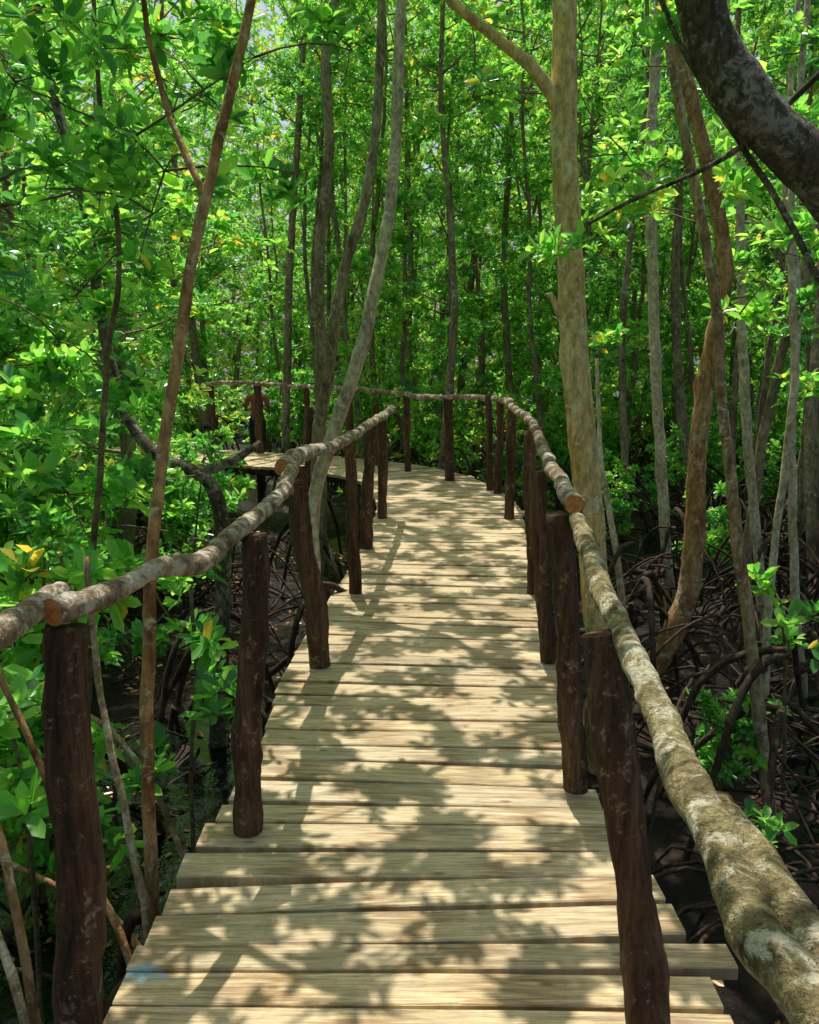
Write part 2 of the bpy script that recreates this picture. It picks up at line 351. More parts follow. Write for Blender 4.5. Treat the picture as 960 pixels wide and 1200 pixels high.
for x,y in ((-5.5,18.35),(-4,18.1),(-2,17.95),(0,18.1)):
    mb=MB(); tube(mb,[(x,y,-1.1),(x,y,-.77)],.07,8,.2); link(bpy.data.objects.new('post',mb.mesh('post',[M_POST])),lb_)

# ------------------------------------------------------------------ ground and water
def gz(x,y):
    p=Vector((x*.35,y*.35,3.3)); return -.93+.16*noise.noise(p)+.05*noise.noise(p*5)+(.05 if y>14 or abs(x)>9 else 0)-.16*math.exp(-((x+1.6)**2+(y-3.2)**2)/2.2)
def ground():
    xs=np.concatenate([np.array([-900,-300,-100,-60,-40]),np.arange(-28,28.01,.4),np.array([40,60,100,300,900])])
    ys=np.concatenate([np.array([-900,-300,-100,-40,-20]),np.arange(-8,40.01,.4),np.array([60,100,300,900])])
    V=[(x,y,gz(x,y)) for y in ys for x in xs]; nx=len(xs)
    F=[(j*nx+i,j*nx+i+1,(j+1)*nx+i+1,(j+1)*nx+i) for j in range(len(ys)-1) for i in range(nx-1)]
    me=bpy.data.meshes.new('ground'); me.from_pydata(V,[],F); me.materials.append(M_MUD)
    me.polygons.foreach_set('use_smooth',[True]*len(F)); me.update(); return me
g=link(bpy.data.objects.new('ground',ground())); g['kind']='structure'
me=bpy.data.meshes.new('water'); me.from_pydata([(-9,-4,-.94),(9,-4,-.94),(9,13,-.94),(-9,13,-.94)],[],[(0,1,2,3)]); me.materials.append(M_WATER)
w=link(bpy.data.objects.new('water',me)); w['kind']='structure'
n=6000; xy=np.stack([np.where(RNG.random(n)<.65,RNG.uniform(-5,-.6,n),RNG.uniform(-9,9,n)),RNG.uniform(-1,13,n)],1)
xy=np.array([p for p in xy if noise.noise(Vector((p[0]*1.3,p[1]*1.3,8)))>-.02])
zz=np.array([max(gz(a,b),-.94)+.006 for a,b in xy]); C=np.column_stack([xy,zz]); A=np.tile([0,0,1.],(len(C),1))+RNG.normal(0,.15,(len(C),3))
v,q,t=leaf_geo(C,A,1,.07,RNG,.24,(0,6)); t=np.clip(t*1.1,0,1)
lt=link(bpy.data.objects.new('leaf_litter',npmesh('leaf_litter',v,q,np.zeros(len(q)),t,[M_LITTER]))); lt['kind']='stuff'

# ------------------------------------------------------------------ background tree kinds
def prop_roots(mb,x,y,z0,n,R,seed,rad=.022):
    rr=random.Random(seed)
    for i in range(n):
        a=rr.uniform(0,6.28); d=R*rr.uniform(.5,1.2); h=z0+rr.uniform(.25,1.0)
        ex=x+math.cos(a)*d; ey=y+math.sin(a)*d
        mx=x+math.cos(a)*d*.55; my=y+math.sin(a)*d*.55
        tube(mb,[(x,y,h),(x+math.cos(a)*d*.25,y+math.sin(a)*d*.25,h-.02),(mx,my,h-.22),(x+math.cos(a)*d*.85,y+math.sin(a)*d*.85,z0+.18),(ex,ey,z0-.15)],[rad,rad*.9,rad*.9,rad*.8,rad*.8],5,.18,.1,seed+i,0,None,.02)
def kind(k,H,nc,z0,dens,spread,r0=None):
    rr=random.Random(100+k); mb=MB(); r0=r0 or rr.choice([.045,.055,.065,.08])
    P=[(0,0,-.15)]; x=y=0
    for i in range(1,8):
        x+=rr.uniform(-.16,.16); y+=rr.uniform(-.16,.16); P.append((x,y,H*i/7.))
    tube(mb,P,[r0*(1.15-.9*i/7) for i in range(8)],7,.3,.12,k,0,None,.02)
    clumps=[]
    for i in range(nc):
        f=(i+.5)/nc; z=z0+(H-z0+.3)*f; a=rr.uniform(0,6.28); rad=(.45+.9*math.sin(min(1,f*1.15)*math.pi*.62))*rr.uniform(.35,1.15)*spread
        j=min(6,int(z/H*7)); bx,by,bz=P[j]
        c=(bx+math.cos(a)*rad,by+math.sin(a)*rad,z)
        clumps.append((c,rr.uniform(.35,.6),int(rr.randint(24,40)*dens)))
        s=Vector((bx,by,min(z-.35*rad,bz+.3) if z>bz else bz)); e=Vector(c); m=(s+e)/2+Vector((0,0,-.06))
        tube(mb,[tuple(s),tuple(m),tuple(e)],[.018,.013,.006],4,.4,0)
    rm=MB(); prop_roots(rm,0,0,0,rr.randint(6,9),.75,200+k)
    return (mb.mesh('trunk',[M_BBG]),crown_mesh('crown',clumps,.105,300+k,9),rm.mesh('roots',[M_ROOT]))
KINDS=[kind(0,8.5,26,1.6,1,1.),kind(1,9.5,30,1.8,1,1.05),kind(2,7.8,24,1.5,1,1.),kind(3,10.5,32,2.2,1,1.1),kind(4,9,28,1.5,1,1.15)]
LOW=[kind(10,4.6,14,1.0,.75,.75),kind(11,5.4,15,1.2,.75,.8),kind(12,3.8,12,.8,.8,.75)]
POLE=[kind(20,9.5,12,5.2,.7,.8,.05),kind(21,8.8,11,4.6,.7,.8,.065),kind(22,10,12,5.5,.7,.8,.04)]
SAP=[]
for k in range(5):
    rr=random.Random(500+k); mb=MB(); H=rr.uniform(1.3,2.3); clumps=[]
    for s in range(rr.randint(2,4)):
        a=rr.uniform(0,6.28); lx=math.cos(a)*.35*rr.random(); ly=math.sin(a)*.35*rr.random(); h=H*rr.uniform(.6,1)
        tube(mb,[(0,0,-.1),(lx*.4,ly*.4,h*.45),(lx,ly,h)],[.016,.012,.006],5,.15,.1,s)
        for c in range(5):
            f=.35+.65*c/4; aa=rr.uniform(0,6.28); q=.28*rr.random()
            clumps.append(((lx*f+math.cos(aa)*q,ly*f+math.sin(aa)*q,h*f),rr.uniform(.16,.28),rr.randint(5,9)))
    SAP.append((mb.mesh('stem',[M_TWIG]),crown_mesh('foliage',clumps,.12,600+k,8)))
def place_tree(x,y,kd,sc,rot,tilt,label):
    e=thing('mangrove_tree',label,'tree',(x,y,gz(x,y)),'mangrove trees standing in the swamp')
    e.scale=(sc,sc,sc*random.uniform(.92,1.1)); e.rotation_euler=(tilt[0],tilt[1],rot)
    for nm,me in zip(('trunk','crown','roots'),kd): link(bpy.data.objects.new(nm,me),e)
pts=[(-3.1,9.6,1),(-3.9,11.2,1),(-3.5,7.6,0),(-5.0,9.4,0),(-4.3,5.6,1),(-5.6,12.2,0),(-2.7,8.2,1),(-4.9,7.2,0)];tries=0
rt=random.Random(42)
def seen_gap(x,y): return 12<y<19.5 and abs(x+.175*y)<.9
def seen_gap2(x,y): return 4<y<19.5 and abs(x+.178*y)<.5
while len(pts)<140 and tries<12000:
    tries+=1
    y=rt.uniform(-3,29) if rt.random()<.5 else rt.uniform(13,29); x=rt.uniform(-15,15)
    if abs(x)>5+max(0,y)*.42: continue
    d=dist_cl(x,y)
    if y<13 and d<2.9: continue
    if d<2.0: continue
    if y<6.5 and abs(x)<3.2: continue
    if seen_gap(x,y) or seen_gap2(x,y): continue
    mind=1.75 if y<13 else 1.25
    if any(math.hypot(x-a,y-b)<mind for a,b,_ in pts): continue
    lowk = (y<13 and rt.random()<(.6 if x<0 else .25)) or (y>=13 and rt.random()<.4)
    pts.append((x,y,1 if lowk else 0))
tries=0; np_=0
while np_<44 and tries<9000:
    tries+=1; y=rt.uniform(7.5,23); x=rt.uniform(-4,8.5)
    if x<-.3*y or x>.45*y+1: continue
    if dist_cl(x,y)<1.5 or seen_gap(x,y) or seen_gap2(x,y): continue
    if any(math.hypot(x-a,y-b)<.55 for a,b,_ in pts): continue
    pts.append((x,y,2)); np_+=1
LB={0:'slender grey-brown mangrove tree with leafy crown over arched roots',1:'young slender mangrove tree with bright leaves from low down',2:'thin upright pole-like mangrove tree with small high crown'}
for i,(x,y,kk) in enumerate(pts):
    kd=[KINDS[i%5],LOW[i%3],POLE[i%3]][kk]
    t_=.07 if kk<2 else .10
    place_tree(x,y,kd,rt.uniform(.85,1.2),rt.uniform(0,6.28),(rt.uniform(-t_,t_),rt.uniform(-t_,t_)),LB[kk])
sp=[(-2.35,8.5),(-2.6,9.6),(-2.1,7.8),(-2.5,10.6)];tries=0
while len(sp)<118 and tries<9000:
    tries+=1
    y=rt.uniform(1.0,20) if rt.random()<.6 else rt.uniform(1,9); x=rt.uniform(-8,8)
    if abs(x)>3+y*.4: continue
    d=dist_cl(x,y)
    if d<1.5: continue
    if y<7 and d<2.5 and rt.random()<.75: continue
    if x>0 and y<11 and rt.random()<.65: continue
    if y>8 and x<0 and d<1.7: continue
    if y<3.2 and abs(x)<1.7: continue
    if math.hypot(x-1.7,y-5.4)<.9: continue
    if any(math.hypot(x-a,y-b)<.6 for a,b in sp): continue
    if seen_gap(x,y) or seen_gap2(x,y): continue
    sp.append((x,y))
for i,(x,y) in enumerate(sp):
    e=thing('mangrove_sapling','young glossy green mangrove sapling growing from dark mud','plant',(x,y,gz(x,y)),'mangrove saplings among the roots')
    s=rt.uniform(.7,1.25) if x<0 else (rt.uniform(.3,.65) if y<8 else rt.uniform(.5,.9))
    e.scale=(s,s,s); e.rotation_euler=(0,0,rt.uniform(0,6.28))
    st,cr_=SAP[i%5]; link(bpy.data.objects.new('stem',st),e); link(bpy.data.objects.new('foliage',cr_),e)

# ------------------------------------------------------------------ individual trees near the walk
SUNEL=69.; SDX,SDY=-.26,.9656
HIGH={'T1':(-.7,3.3,4.0),'T2':(.0,6,5.0),'T3':(.8,5,4.8),'T7':(.7,3.6,4.0),'T14':(-2.3,6,5.2),'T10':(-.6,10,7.0),'T11':(-.2,8.5,6.2),'T4':(1.6,6.2,5.6),'T5':(1.1,4.5,4.6)}
DAPPLE={k:[] for k in HIGH}  # leaf clumps added above the view, offset toward the sun to dapple the deck
rr=random.Random(81)
y=-1.2
while y<11.8:
    dx=-1.3
    while dx<1.3:
        if rr.random()<.95:
            z=max(3.0,2.25+.43*y)+rr.uniform(0,.5); cot=z/math.tan(math.radians(SUNEL))
            c=(cx_at(y)+dx+rr.uniform(-.15,.15)+SDX*cot,y+rr.uniform(-.15,.15)+SDY*cot,z)
            k=min(HIGH,key=lambda h:(Vector(HIGH[h])-Vector(c)).length+rr.uniform(0,.4))
            DAPPLE[k].append((c,rr.uniform(.04,.15),rr.randint(4,9)))
        dx+=.25
    y+=.25
def topc(x,y,z,n,R,seed,num=15):
    rr=random.Random(seed); return [((x+rr.uniform(-R,R),y+rr.uniform(-R,R),z+rr.uniform(-.8,1.0)),rr.uniform(.3,.6),rr.randint(num-5,num+5)) for _ in range(n)]
def hero(name_label,base,paths,mat,clumps,L=.10,seed=0,roots=0,sides=14,rootR=.7,dapple=None,rgh=.09):
    bz=gz(base[0],base[1])-.1; B=Vector((base[0],base[1],bz))
    if dapple: clumps=clumps+DAPPLE[dapple]  # crown also carries the added out-of-view clumps that shade the deck
    e=thing('mangrove_tree',name_label,'tree',B,'mangrove trees standing in the swamp')
    mb=MB()
    for i,(P,R) in enumerate(paths):
        P=[Vector(p)-B for p in P]
        if i==0: P=[Vector((0,0,0))]+P; R=[R[0]*1.1]+list(R)
        tube(mb,P,R,sides if i==0 else 8,.06,rgh,seed+i,0,None,.010,8 if i==0 else 0,rgh*7)
    allp=[]
    for pth in paths:
        q,_=catmull(pth[0],pth[1] if len(pth[1])==len(pth[0]) else [1]*len(pth[0]),.3); allp+=[p-B for p in q]
    trunkp=list(allp)
    loc=[]
    cl=sorted(clumps,key=lambda c:min((Vector(c[0])-B-p).length for p in trunkp))
    for (c,r,n) in cl:
        c=Vector(c)-B; loc.append((tuple(c),r,n))
        s=min(allp,key=lambda p:(p-c).length+(.5 if p.z>c.z else 0)); ln=(c-s).length
        m=(s+c)/2+Vector((noise.noise(c*3)*.2,noise.noise(c*3+Vector((9,0,0)))*.2,.05))*min(1,ln)
        th=.003+.005*min(1.5,ln)
        tube(mb,[tuple(s),tuple(m),tuple(c)],[th,th*.75,th*.5],5,.12,.1,seed,1,None,.02)
        allp.append(c); allp.append(m)
    link(bpy.data.objects.new('trunk',mb.mesh('trunk',[mat,M_TWIG])),e)
    if loc: link(bpy.data.objects.new('crown',crown_mesh('crown',loc,L,seed+900)),e)
    if roots:
        rm=MB(); prop_roots(rm,0,0,.1,roots,rootR,seed+77,.024); link(bpy.data.objects.new('roots',rm.mesh('roots',[M_ROOT])),e)
    return e
hero('slender orange-brown mangrove trunk beside the handrail with bright leaves',(-.85,2.42),
 [([(-.83,2.45,-.27),(-.81,2.45,.32),(-.79,2.50,.86),(-.77,2.60,1.21),(-.70,2.70,1.68),(-.64,2.80,2.07),(-.49,2.90,2.66),(-.44,3.0,3.07),(-.6,3.2,4.2),(-.9,3.3,5.2)],[.022,.021,.020,.019,.019,.018,.015,.013,.011,.010]),
  ([(-.64,2.80,2.07),(-.76,2.90,2.32),(-.84,3.0,2.60),(-.87,3.0,2.90),(-1.0,3.1,3.6)],[.012,.010,.009,.008,.007])],M_BORG,
 [((-.95,3.5,2.28),.22,11),((-1.25,3.6,2.5),.3,17),((-.62,3.7,2.75),.25,12),((-1.5,3.7,2.25),.3,16),((-.5,3.9,2.35),.2,8),((-1.05,3.9,2.85),.3,14),((-.25,4.1,2.9),.25,10),((-1.7,3.9,2.8),.35,20),((-1.3,3.3,2.85),.3,14),((-1.1,3.6,1.95),.2,7),((-1.5,3.5,2.6),.3,14),((-.85,3.6,2.95),.25,10)],.105,11,3,12,.4,'T1')
hero('pale leaning mangrove tree rising beside the boardwalk',(-.66,5.42),
 [([(-.63,5.40,-.2),(-.62,5.40,.57),(-.51,5.40,1.01),(-.37,5.40,1.39),(-.28,5.45,1.70),(-.21,5.50,2.01),(-.13,5.60,2.44),(-.08,5.70,2.96),(-.05,5.80,3.73),(.03,5.80,4.3),(.1,6,6.2)],[.046,.044,.044,.042,.042,.040,.038,.036,.034,.03,.018])],M_BPALE,
 [],.10,12,5,14,.7,'T2',.06)
hero('tall straight mangrove tree with pale tan bark beside the handrail',(1.15,4.8),
 [([(1.13,4.8,-.2),(1.08,4.8,.28),(1.01,4.8,.88),(.93,4.8,1.41),(.88,4.8,1.96),(.83,4.8,2.53),(.80,4.8,3.12),(.79,4.8,3.6),(.82,4.9,5.0),(.7,5.0,7.0)],[.082,.08,.080,.078,.073,.068,.064,.061,.05,.03]),
  ([(.82,4.8,2.80),(.66,4.75,3.0),(.48,4.70,3.12),(.17,4.6,3.32),(-.16,4.5,3.6),(-.5,4.4,4.2)],[.042,.035,.030,.025,.020,.012]),
  ([(.90,4.8,1.7),(.80,4.78,1.82),(.76,4.75,1.9)],[.03,.022,.012])],M_BTAN,
 [((.35,5.0,2.95),.25,9),((1.25,5.2,2.7),.3,13),((1.0,5.4,3.1),.3,13),((.3,5.2,3.5),.3,12)],.10,13,5,18,.7,'T3',.05)
hero('crooked orange-brown mangrove tree with curved trunk',(1.70,6.0),
 [([(1.72,6,-.85),(1.86,6,-.62),(2.0,6,-.25),(2.05,6,.25),(2.03,6,.8),(2.07,6,1.48),(2.14,6,2.15),(1.99,6,2.77),(1.78,6,3.40),(1.63,6,4.0),(1.6,6.2,6.5)],[.095,.088,.08,.072,.066,.06,.054,.05,.046,.042,.025])],M_BORG,
 [((1.5,6.4,2.6),.4,18),((2.5,6.3,2.9),.4,20),((1.4,6.2,3.4),.4,20),((2.6,6.6,2.0),.35,16)]+topc(1.8,6.3,6.3,5,1.2,4),.10,14,7,14,.7,'T4')
hero('thin brown mangrove trunk curving over dark mud',(1.95,4.2),
 [([(1.94,4.2,-.9),(1.80,4.2,-.11),(1.67,4.2,.58),(1.57,4.3,1.30),(1.48,4.3,1.92),(1.38,4.4,2.46),(1.24,4.4,2.99),(1.15,4.4,3.48),(1.1,4.5,5)],[.035,.033,.031,.028,.026,.025,.023,.020,.012])],M_BMID,
 [((1.7,4.6,2.5),.3,14),((2.0,4.7,2.1),.28,12),((1.2,4.8,2.3),.2,8),((2.1,4.8,2.8),.35,16),((1.75,4.7,1.75),.2,8)],.105,15,4,14,.7,'T5')
hero('thin grey mangrove trunk in dappled light',(3.05,7.0),
 [([(3.06,7,-.8),(2.83,7,.55),(2.68,7,1.66),(2.6,7,2.58),(2.44,7,3.58),(2.35,7,4.46),(2.3,7,6.5)],[.042,.04,.038,.036,.033,.03,.02])],M_BPALE,
 [((2.9,7.3,2.6),.4,20),((2.2,7.3,3.1),.4,20),((3.2,7.3,1.7),.35,15)]+topc(2.4,7.2,5.8,6,1.3,6),.10,16,5)
hero('heavy dark mangrove trunk leaning across with rough bark',(3.1,3.3),
 [([(3.0,3.3,0),(2.75,3.25,.8),(2.47,3.2,1.25),(1.93,3.2,1.72),(1.45,3.2,2.21),(1.21,3.2,2.42),(1.06,3.2,2.61),(.976,3.22,2.83),(.915,3.3,3.13),(.6,3.6,4.4),(.5,4,6)],[.13,.12,.11,.10,.094,.09,.084,.079,.075,.06,.03]),
  ([(1.93,3.2,1.72),(1.62,3.05,1.66),(1.53,3.0,1.68),(1.44,3.1,1.84),(1.27,3.2,2.18),(1.08,3.3,2.50),(.93,3.4,2.82),(.86,3.4,3.1),(.8,3.6,3.8)],[.03,.018,.012,.011,.011,.010,.010,.009,.008]),
  ([(2.47,3.2,1.25),(2.2,3.4,2.2),(1.9,3.5,2.78),(1.73,3.6,2.76),(1.65,3.7,2.69),(1.36,3.9,2.41),(1.01,4.1,2.27),(.84,4.2,2.18)],[.04,.028,.018,.015,.014,.011,.009,.006])],M_BDARK,
 [((1.0,4.15,2.3),.22,8),((.75,4.2,2.05),.15,5),((1.5,3.9,2.6),.25,9),((1.05,3.5,2.85),.2,7)],.105,17,6,24,.7,'T7',.11)
hero('slender mottled mangrove trunk among saplings',(2.54,8.0),
 [([(2.54,8,-.8),(2.43,8,.07),(2.30,8,1.2),(2.21,8,2.2),(2.13,8,3.16),(2.14,8,4.13),(2.13,8,4.93),(2.1,8,7)],[.055,.052,.05,.048,.046,.042,.038,.02])],M_BPALE,
 [((1.9,8.3,3.2),.4,20),((2.6,8.3,3.8),.45,24),((1.7,8.3,2.5),.35,16)]+topc(1.8,8.2,6.4,6,1.3,8),.10,18,6)
hero('dark thin mangrove trunk behind the railing',(-1.07,10.0),
 [([(-1.05,10,-.6),(-1.05,10,.51),(-1.03,10,1.5),(-1.01,10,2.63),(-.89,10,3.72),(-.90,10,4.77),(-.72,10,5.69),(-.6,10,7.5)],[.07,.065,.062,.06,.056,.05,.046,.03])],M_BBG,
 [],.10,19,6,14,.7,'T10')
hero('grey mangrove trunk swaying upward beside the walkway',(-.98,8.5),
 [([(-.95,8.5,-.5),(-.92,8.5,.67),(-.80,8.5,1.35),(-.66,8.5,2.24),(-.45,8.5,2.87),(-.32,8.5,3.55),(-.25,8.5,4.72),(-.2,8.5,7)],[.062,.058,.056,.054,.05,.046,.04,.025])],M_BBG,
 [],.10,20,6,14,.7,'T11')
hero('thin straight mangrove trunk in the shaded wood',(-2.1,14.2),
 [([(-2.1,14.2,-.6),(-2.0,14.2,1.5),(-1.9,14.2,3.2),(-1.7,14.2,5.4),(-1.5,14.2,8)],[.07,.065,.06,.05,.03])],M_BBG,
 topc(-1.6,14.2,6,14,1.6,11,24),.10,21,5)
hero('old dark mangrove with arched bending trunk',(-1.28,5.2),
 [([(-1.26,5.2,-.9),(-1.21,5.2,-.28),(-1.16,5.2,.39),(-1.24,5.2,.80),(-1.60,5.3,.97),(-1.82,5.4,1.28),(-1.93,5.5,1.75),(-2.03,5.6,2.44),(-2.26,5.8,3.24),(-2.31,5.8,3.97),(-2.3,6,6)],[.056,.052,.048,.044,.038,.036,.035,.034,.03,.026,.018]),
  ([(-1.3,5.22,.84),(-1.05,5.3,.95),(-.95,5.4,1.02)],[.034,.026,.015])],M_BDARK,
 [((-1.9,5.0,1.9),.4,26),((-2.5,5.2,2.4),.45,28),((-1.6,5.0,1.4),.3,16),((-2.4,5.0,1.5),.45,30),((-1.8,5.3,2.7),.4,24),((-2.9,5.3,3.2),.5,30),((-2.2,4.8,.9),.4,26),((-1.5,5.1,2.3),.3,16),((-1.9,4.9,.6),.35,18),((-1.45,4.9,.85),.25,13),((-2.2,5.2,3.1),.45,26),((-2.6,5.0,2.0),.4,24),((-1.5,5.5,3.2),.4,22),((-1.75,5.5,3.6),.45,24),((-2.4,5.5,3.7),.45,24)],.11,22,8,14,.7,'T14')
hero('thin mangrove stem with bright leaf rosettes',(-1.6,3.8),
 [([(-1.52,3.8,.0),(-1.40,3.8,1.03),(-1.37,3.9,1.48),(-1.31,4,2.01),(-1.38,4.1,2.58),(-1.39,4.1,3.2)],[.016,.014,.013,.012,.011,.009])],M_TWIG,
 [((-1.62,4,.92),.28,16),((-1.65,4.1,1.64),.28,16),((-1.29,4.1,1.75),.2,9),((-1.9,4,1.25),.3,18),((-1.5,4.2,2.3),.3,15),((-1.85,4.3,.6),.3,16),((-2.0,3.9,1.9),.3,17),((-1.4,4.1,1.25),.2,9)],.11,23,3)
hero('thin pale sapling stem leaning beside the walkway',(1.75,6.5),
 [([(1.74,6.5,-.75),(1.61,6.5,.09),(1.49,6.6,.75),(1.47,6.8,1.53)],[.03,.026,.02,.014])],M_BPALE,[((1.5,6.8,1.6),.25,10)],.1,24,3)
hero('thin straight grey mangrove stem',(2.95,6.0),
 [([(2.9,6,-.7),(2.87,6,-.57),(2.77,6,.20),(2.68,6,1.18),(2.65,6,1.94),(2.5,6,2.77),(2.5,6,4)],[.035,.034,.032,.03,.028,.024,.015])],M_BPALE,
 [((2.9,6.2,1.4),.35,14),((2.5,6.2,2.3),.35,16),((2.9,6.1,2.9),.4,20)],.105,25,5)
hero('thin pale upright mangrove stem over tangled roots',(2.3,5.2),
 [([(2.3,5.2,-.8),(2.28,5.2,.3),(2.34,5.25,1.4),(2.26,5.3,2.4),(2.3,5.4,3.6),(2.25,5.5,4.8)],[.026,.024,.023,.021,.018,.012])],M_BPALE,
 [((2.4,5.5,2.6),.3,14),((2.1,5.6,3.3),.35,16),((2.5,5.4,1.9),.22,9)],.105,26,6)
def sprig(label,base,stem,clumps,seed,L=.11):
    B=Vector((base[0],base[1],gz(*base)-.03)); e=thing('mangrove_sapling',label,'plant',B,'mangrove saplings among the roots')
    mb=MB(); tube(mb,[Vector((0,0,0))]+[Vector(p)-B for p in stem],[.012]+[.009]*len(stem),6,.1,.08,seed,0,None,.01)
    for c,r,n_ in clumps:
        s=min([Vector(p)-B for p in stem],key=lambda p:(p-(Vector(c)-B)).length); tube(mb,[s,Vector(c)-B],[.007,.004],5,.1,0)
    link(bpy.data.objects.new('stem',mb.mesh('stem',[M_TWIG])),e)
    link(bpy.data.objects.new('foliage',crown_mesh('foliage',[(tuple(Vector(c)-B),r,n_) for c,r,n_ in clumps],L,seed)),e)
sprig('young sapling with glossy leaves beside the planks',(-.98,3.4),[(-.95,3.45,-.2),(-.92,3.5,.3),(-.93,3.5,.6)],[((-.92,3.5,.62),.15,6),((-.88,3.5,.37),.12,5),((-.82,3.2,.2),.12,4),((-1.0,3.3,-.12),.16,5),((-.86,3.6,.12),.12,4)],1)
sprig('low sapling with bright rosettes over swamp water',(-1.35,2.7),[(-1.3,2.65,-.3),(-1.27,2.6,.12)],[((-1.27,2.6,.16),.14,5),((-1.15,2.7,-.05),.10,3),((-1.4,2.8,.35),.14,5)],2)
sprig('young sapling with large round-tipped leaves over dark mud',(2.1,4.4),[(2.05,4.4,-.2),(1.98,4.35,.26)],[((1.97,4.2,.26),.12,3),((1.98,4.5,.33),.12,3),((2.1,4.5,.05),.12,2)],3)
sprig('small green seedling among prop roots',(1.5,3.3),[(1.48,3.3,-.6),(1.46,3.3,-.4)],[((1.46,3.3,-.38),.12,4),((1.6,3.4,-.5),.10,3)],4,.08)
sprig('small green seedling on dark mud',(2.0,4.9),[(1.98,4.9,-.6)],[((1.98,4.9,-.55),.18,6),((2.2,5.0,-.6),.12,4)],5,.08)
sprig('leafy sapling in front of arched dark trunk',(-1.5,4.5),[(-1.45,4.5,-.3),(-1.4,4.5,.3)],[((-1.4,4.5,.35),.2,9),((-1.25,4.4,.1),.15,6),((-1.6,4.5,.0),.2,8)],6)
ROOTS=[[(-1.5,2.7,.95),(-1.32,2.6,.57),(-1.14,2.5,.24),(-.98,2.4,-.02),(-.85,2.3,-.24),(-.7,2.2,-1.0)],
 [(-1.03,2.65,.95),(-1.01,2.6,.63),(-.93,2.5,.30),(-.84,2.4,-.11),(-.80,2.3,-.5),(-.8,2.3,-1.0)],
 [(-1.4,2.3,.85),(-1.27,2.2,.58),(-1.11,2.1,.30),(-1.01,2.0,.0),(-.95,1.95,-.5),(-.9,1.9,-1.0)],
 [(-1.3,2.2,.4),(-1.12,2.05,.1),(-.98,1.9,-.15),(-.85,1.8,-1.0)],
 [(-1.9,3.0,-.2),(-1.4,3.0,-.45),(-1.1,2.9,-.55),(-.8,2.8,-1.0)],
 [(-1.6,3.4,.2),(-1.2,3.3,.0),(-.95,3.2,-.4),(-.85,3.1,-1.0)]]
for i,P in enumerate(ROOTS):
    e=thing('mangrove_root','thin reddish-brown aerial root slanting down into mud','root',P[-1],'aerial roots reaching into the mud'); mb=MB()
    tube(mb,[Vector(p)-Vector(P[-1]) for p in P],[.011,.012,.013,.013,.014],8,.06,.12,i+60,0,None,.012)
    link(bpy.data.objects.new('root_stem',mb.mesh('root_stem',[M_BMID if i%2 else M_BORG])),e)
rr=random.Random(5)
RK=[]
for s in range(4):
    mb=MB(); prop_roots(mb,0,0,0,14,1.0,700+s,.014)
    for j in range(10):
        a=rr.uniform(0,6.28); tube(mb,[(math.cos(a)*.3,math.sin(a)*.3,.1),(math.cos(a+.6)*.7,math.sin(a+.6)*.7,.25),(math.cos(a+1)*1.1,math.sin(a+1)*1.1,.02),(math.cos(a+1.2)*1.4,math.sin(a+1.2)*1.4,-.1)],[.016,.014,.012,.010],5,.15,.1,j,0,None,.03)
    RK.append(mb.mesh('root_tangle',[M_ROOT]))
tries=0; rp=[(-1.75,2.5),(-1.5,3.7),(-2.3,3.1),(-1.7,4.7),(1.7,3.2),(2.6,4.6),(2.2,5.8),(3.4,5.6),(2.9,7.0),(3.6,8.0),(2.4,7.6)]
while len(rp)<62 and tries<4000:
    tries+=1; y=rr.uniform(1.5,13); x=rr.uniform(-5,6)
    d=dist_cl(x,y)
    if d<1.5 or any(math.hypot(x-a,y-b)<.9 for a,b in rp): continue
    rp.append((x,y))
for i,(x,y) in enumerate(rp):
    o=bpy.data.objects.new('mangrove_root_tangle',RK[i%4]); COL.objects.link(o); o.location=(x,y,gz(x,y)); s=rr.uniform(.6,1.0); o.scale=(s,s,s*rr.uniform(.6,1.05)); o.rotation_euler=(0,0,rr.uniform(0,6.28))
    o['label']='tangle of dark arching prop roots rising from mud'; o['category']='root'; o['group']='prop root tangles around the boardwalk'

# ------------------------------------------------------------------ far forest mass and undergrowth
rng=np.random.default_rng(55)
R_=math.radians
def ringpts(n,a0,a1,r0,r1,z0,zfun):
    a=rng.uniform(a0,a1,n); r=rng.uniform(r0,r1,n); return np.column_stack([np.cos(a)*r,6+np.sin(a)*r,z0+rng.uniform(0,1,n)*(zfun(r)-z0)])
C=np.concatenate([ringpts(14000,R_(46),R_(134),20,33,-1,lambda r:2.5+(r-20)*1.25),ringpts(19000,R_(46),R_(134),26,34,4,lambda r:19+0*r),ringpts(6000,R_(134),R_(406),26,34,-1,lambda r:14+0*r)])
keep=[not seen_gap(x,y) and dist_cl(x,y)>1.5 for x,y,z in C]; C=C[np.array(keep)]
v,q,t=leaf_geo(C,np.tile([0,0,1.],(len(C),1))+rng.normal(0,.5,(len(C),3)),8,.25,rng)
fo=link(bpy.data.objects.new('far_forest',npmesh('far_forest',v,q,np.zeros(len(q)),np.clip(t*.8+.38,0,.9),[M_LEAF]))); fo['kind']='stuff'
P=[]
while len(P)<5000:
    x=rng.uniform(-14,14); y=rng.uniform(12.5,25)
    if dist_cl(x,y)<1.3 or seen_gap(x,y) or (y>17 and y<19.3 and x<2): continue
    if x>2 and y<16: continue
    if noise.noise(Vector((x*.5,y*.5,0)))<-.12: continue
    h=1.6+1.3*noise.noise(Vector((x*.7,y*.7,5))); P.append((x,y,-.85+rng.uniform(0,1)**.6*max(.4,h)))
C=np.array(P); v,q,t=leaf_geo(C,np.tile([0,0,1.],(len(C),1))+rng.normal(0,.4,(len(C),3)),8,.13,rng)
fo=link(bpy.data.objects.new('undergrowth',npmesh('undergrowth',v,q,np.zeros(len(q)),np.clip(t+.25,0,.9),[M_LEAF]))); fo['kind']='stuff'

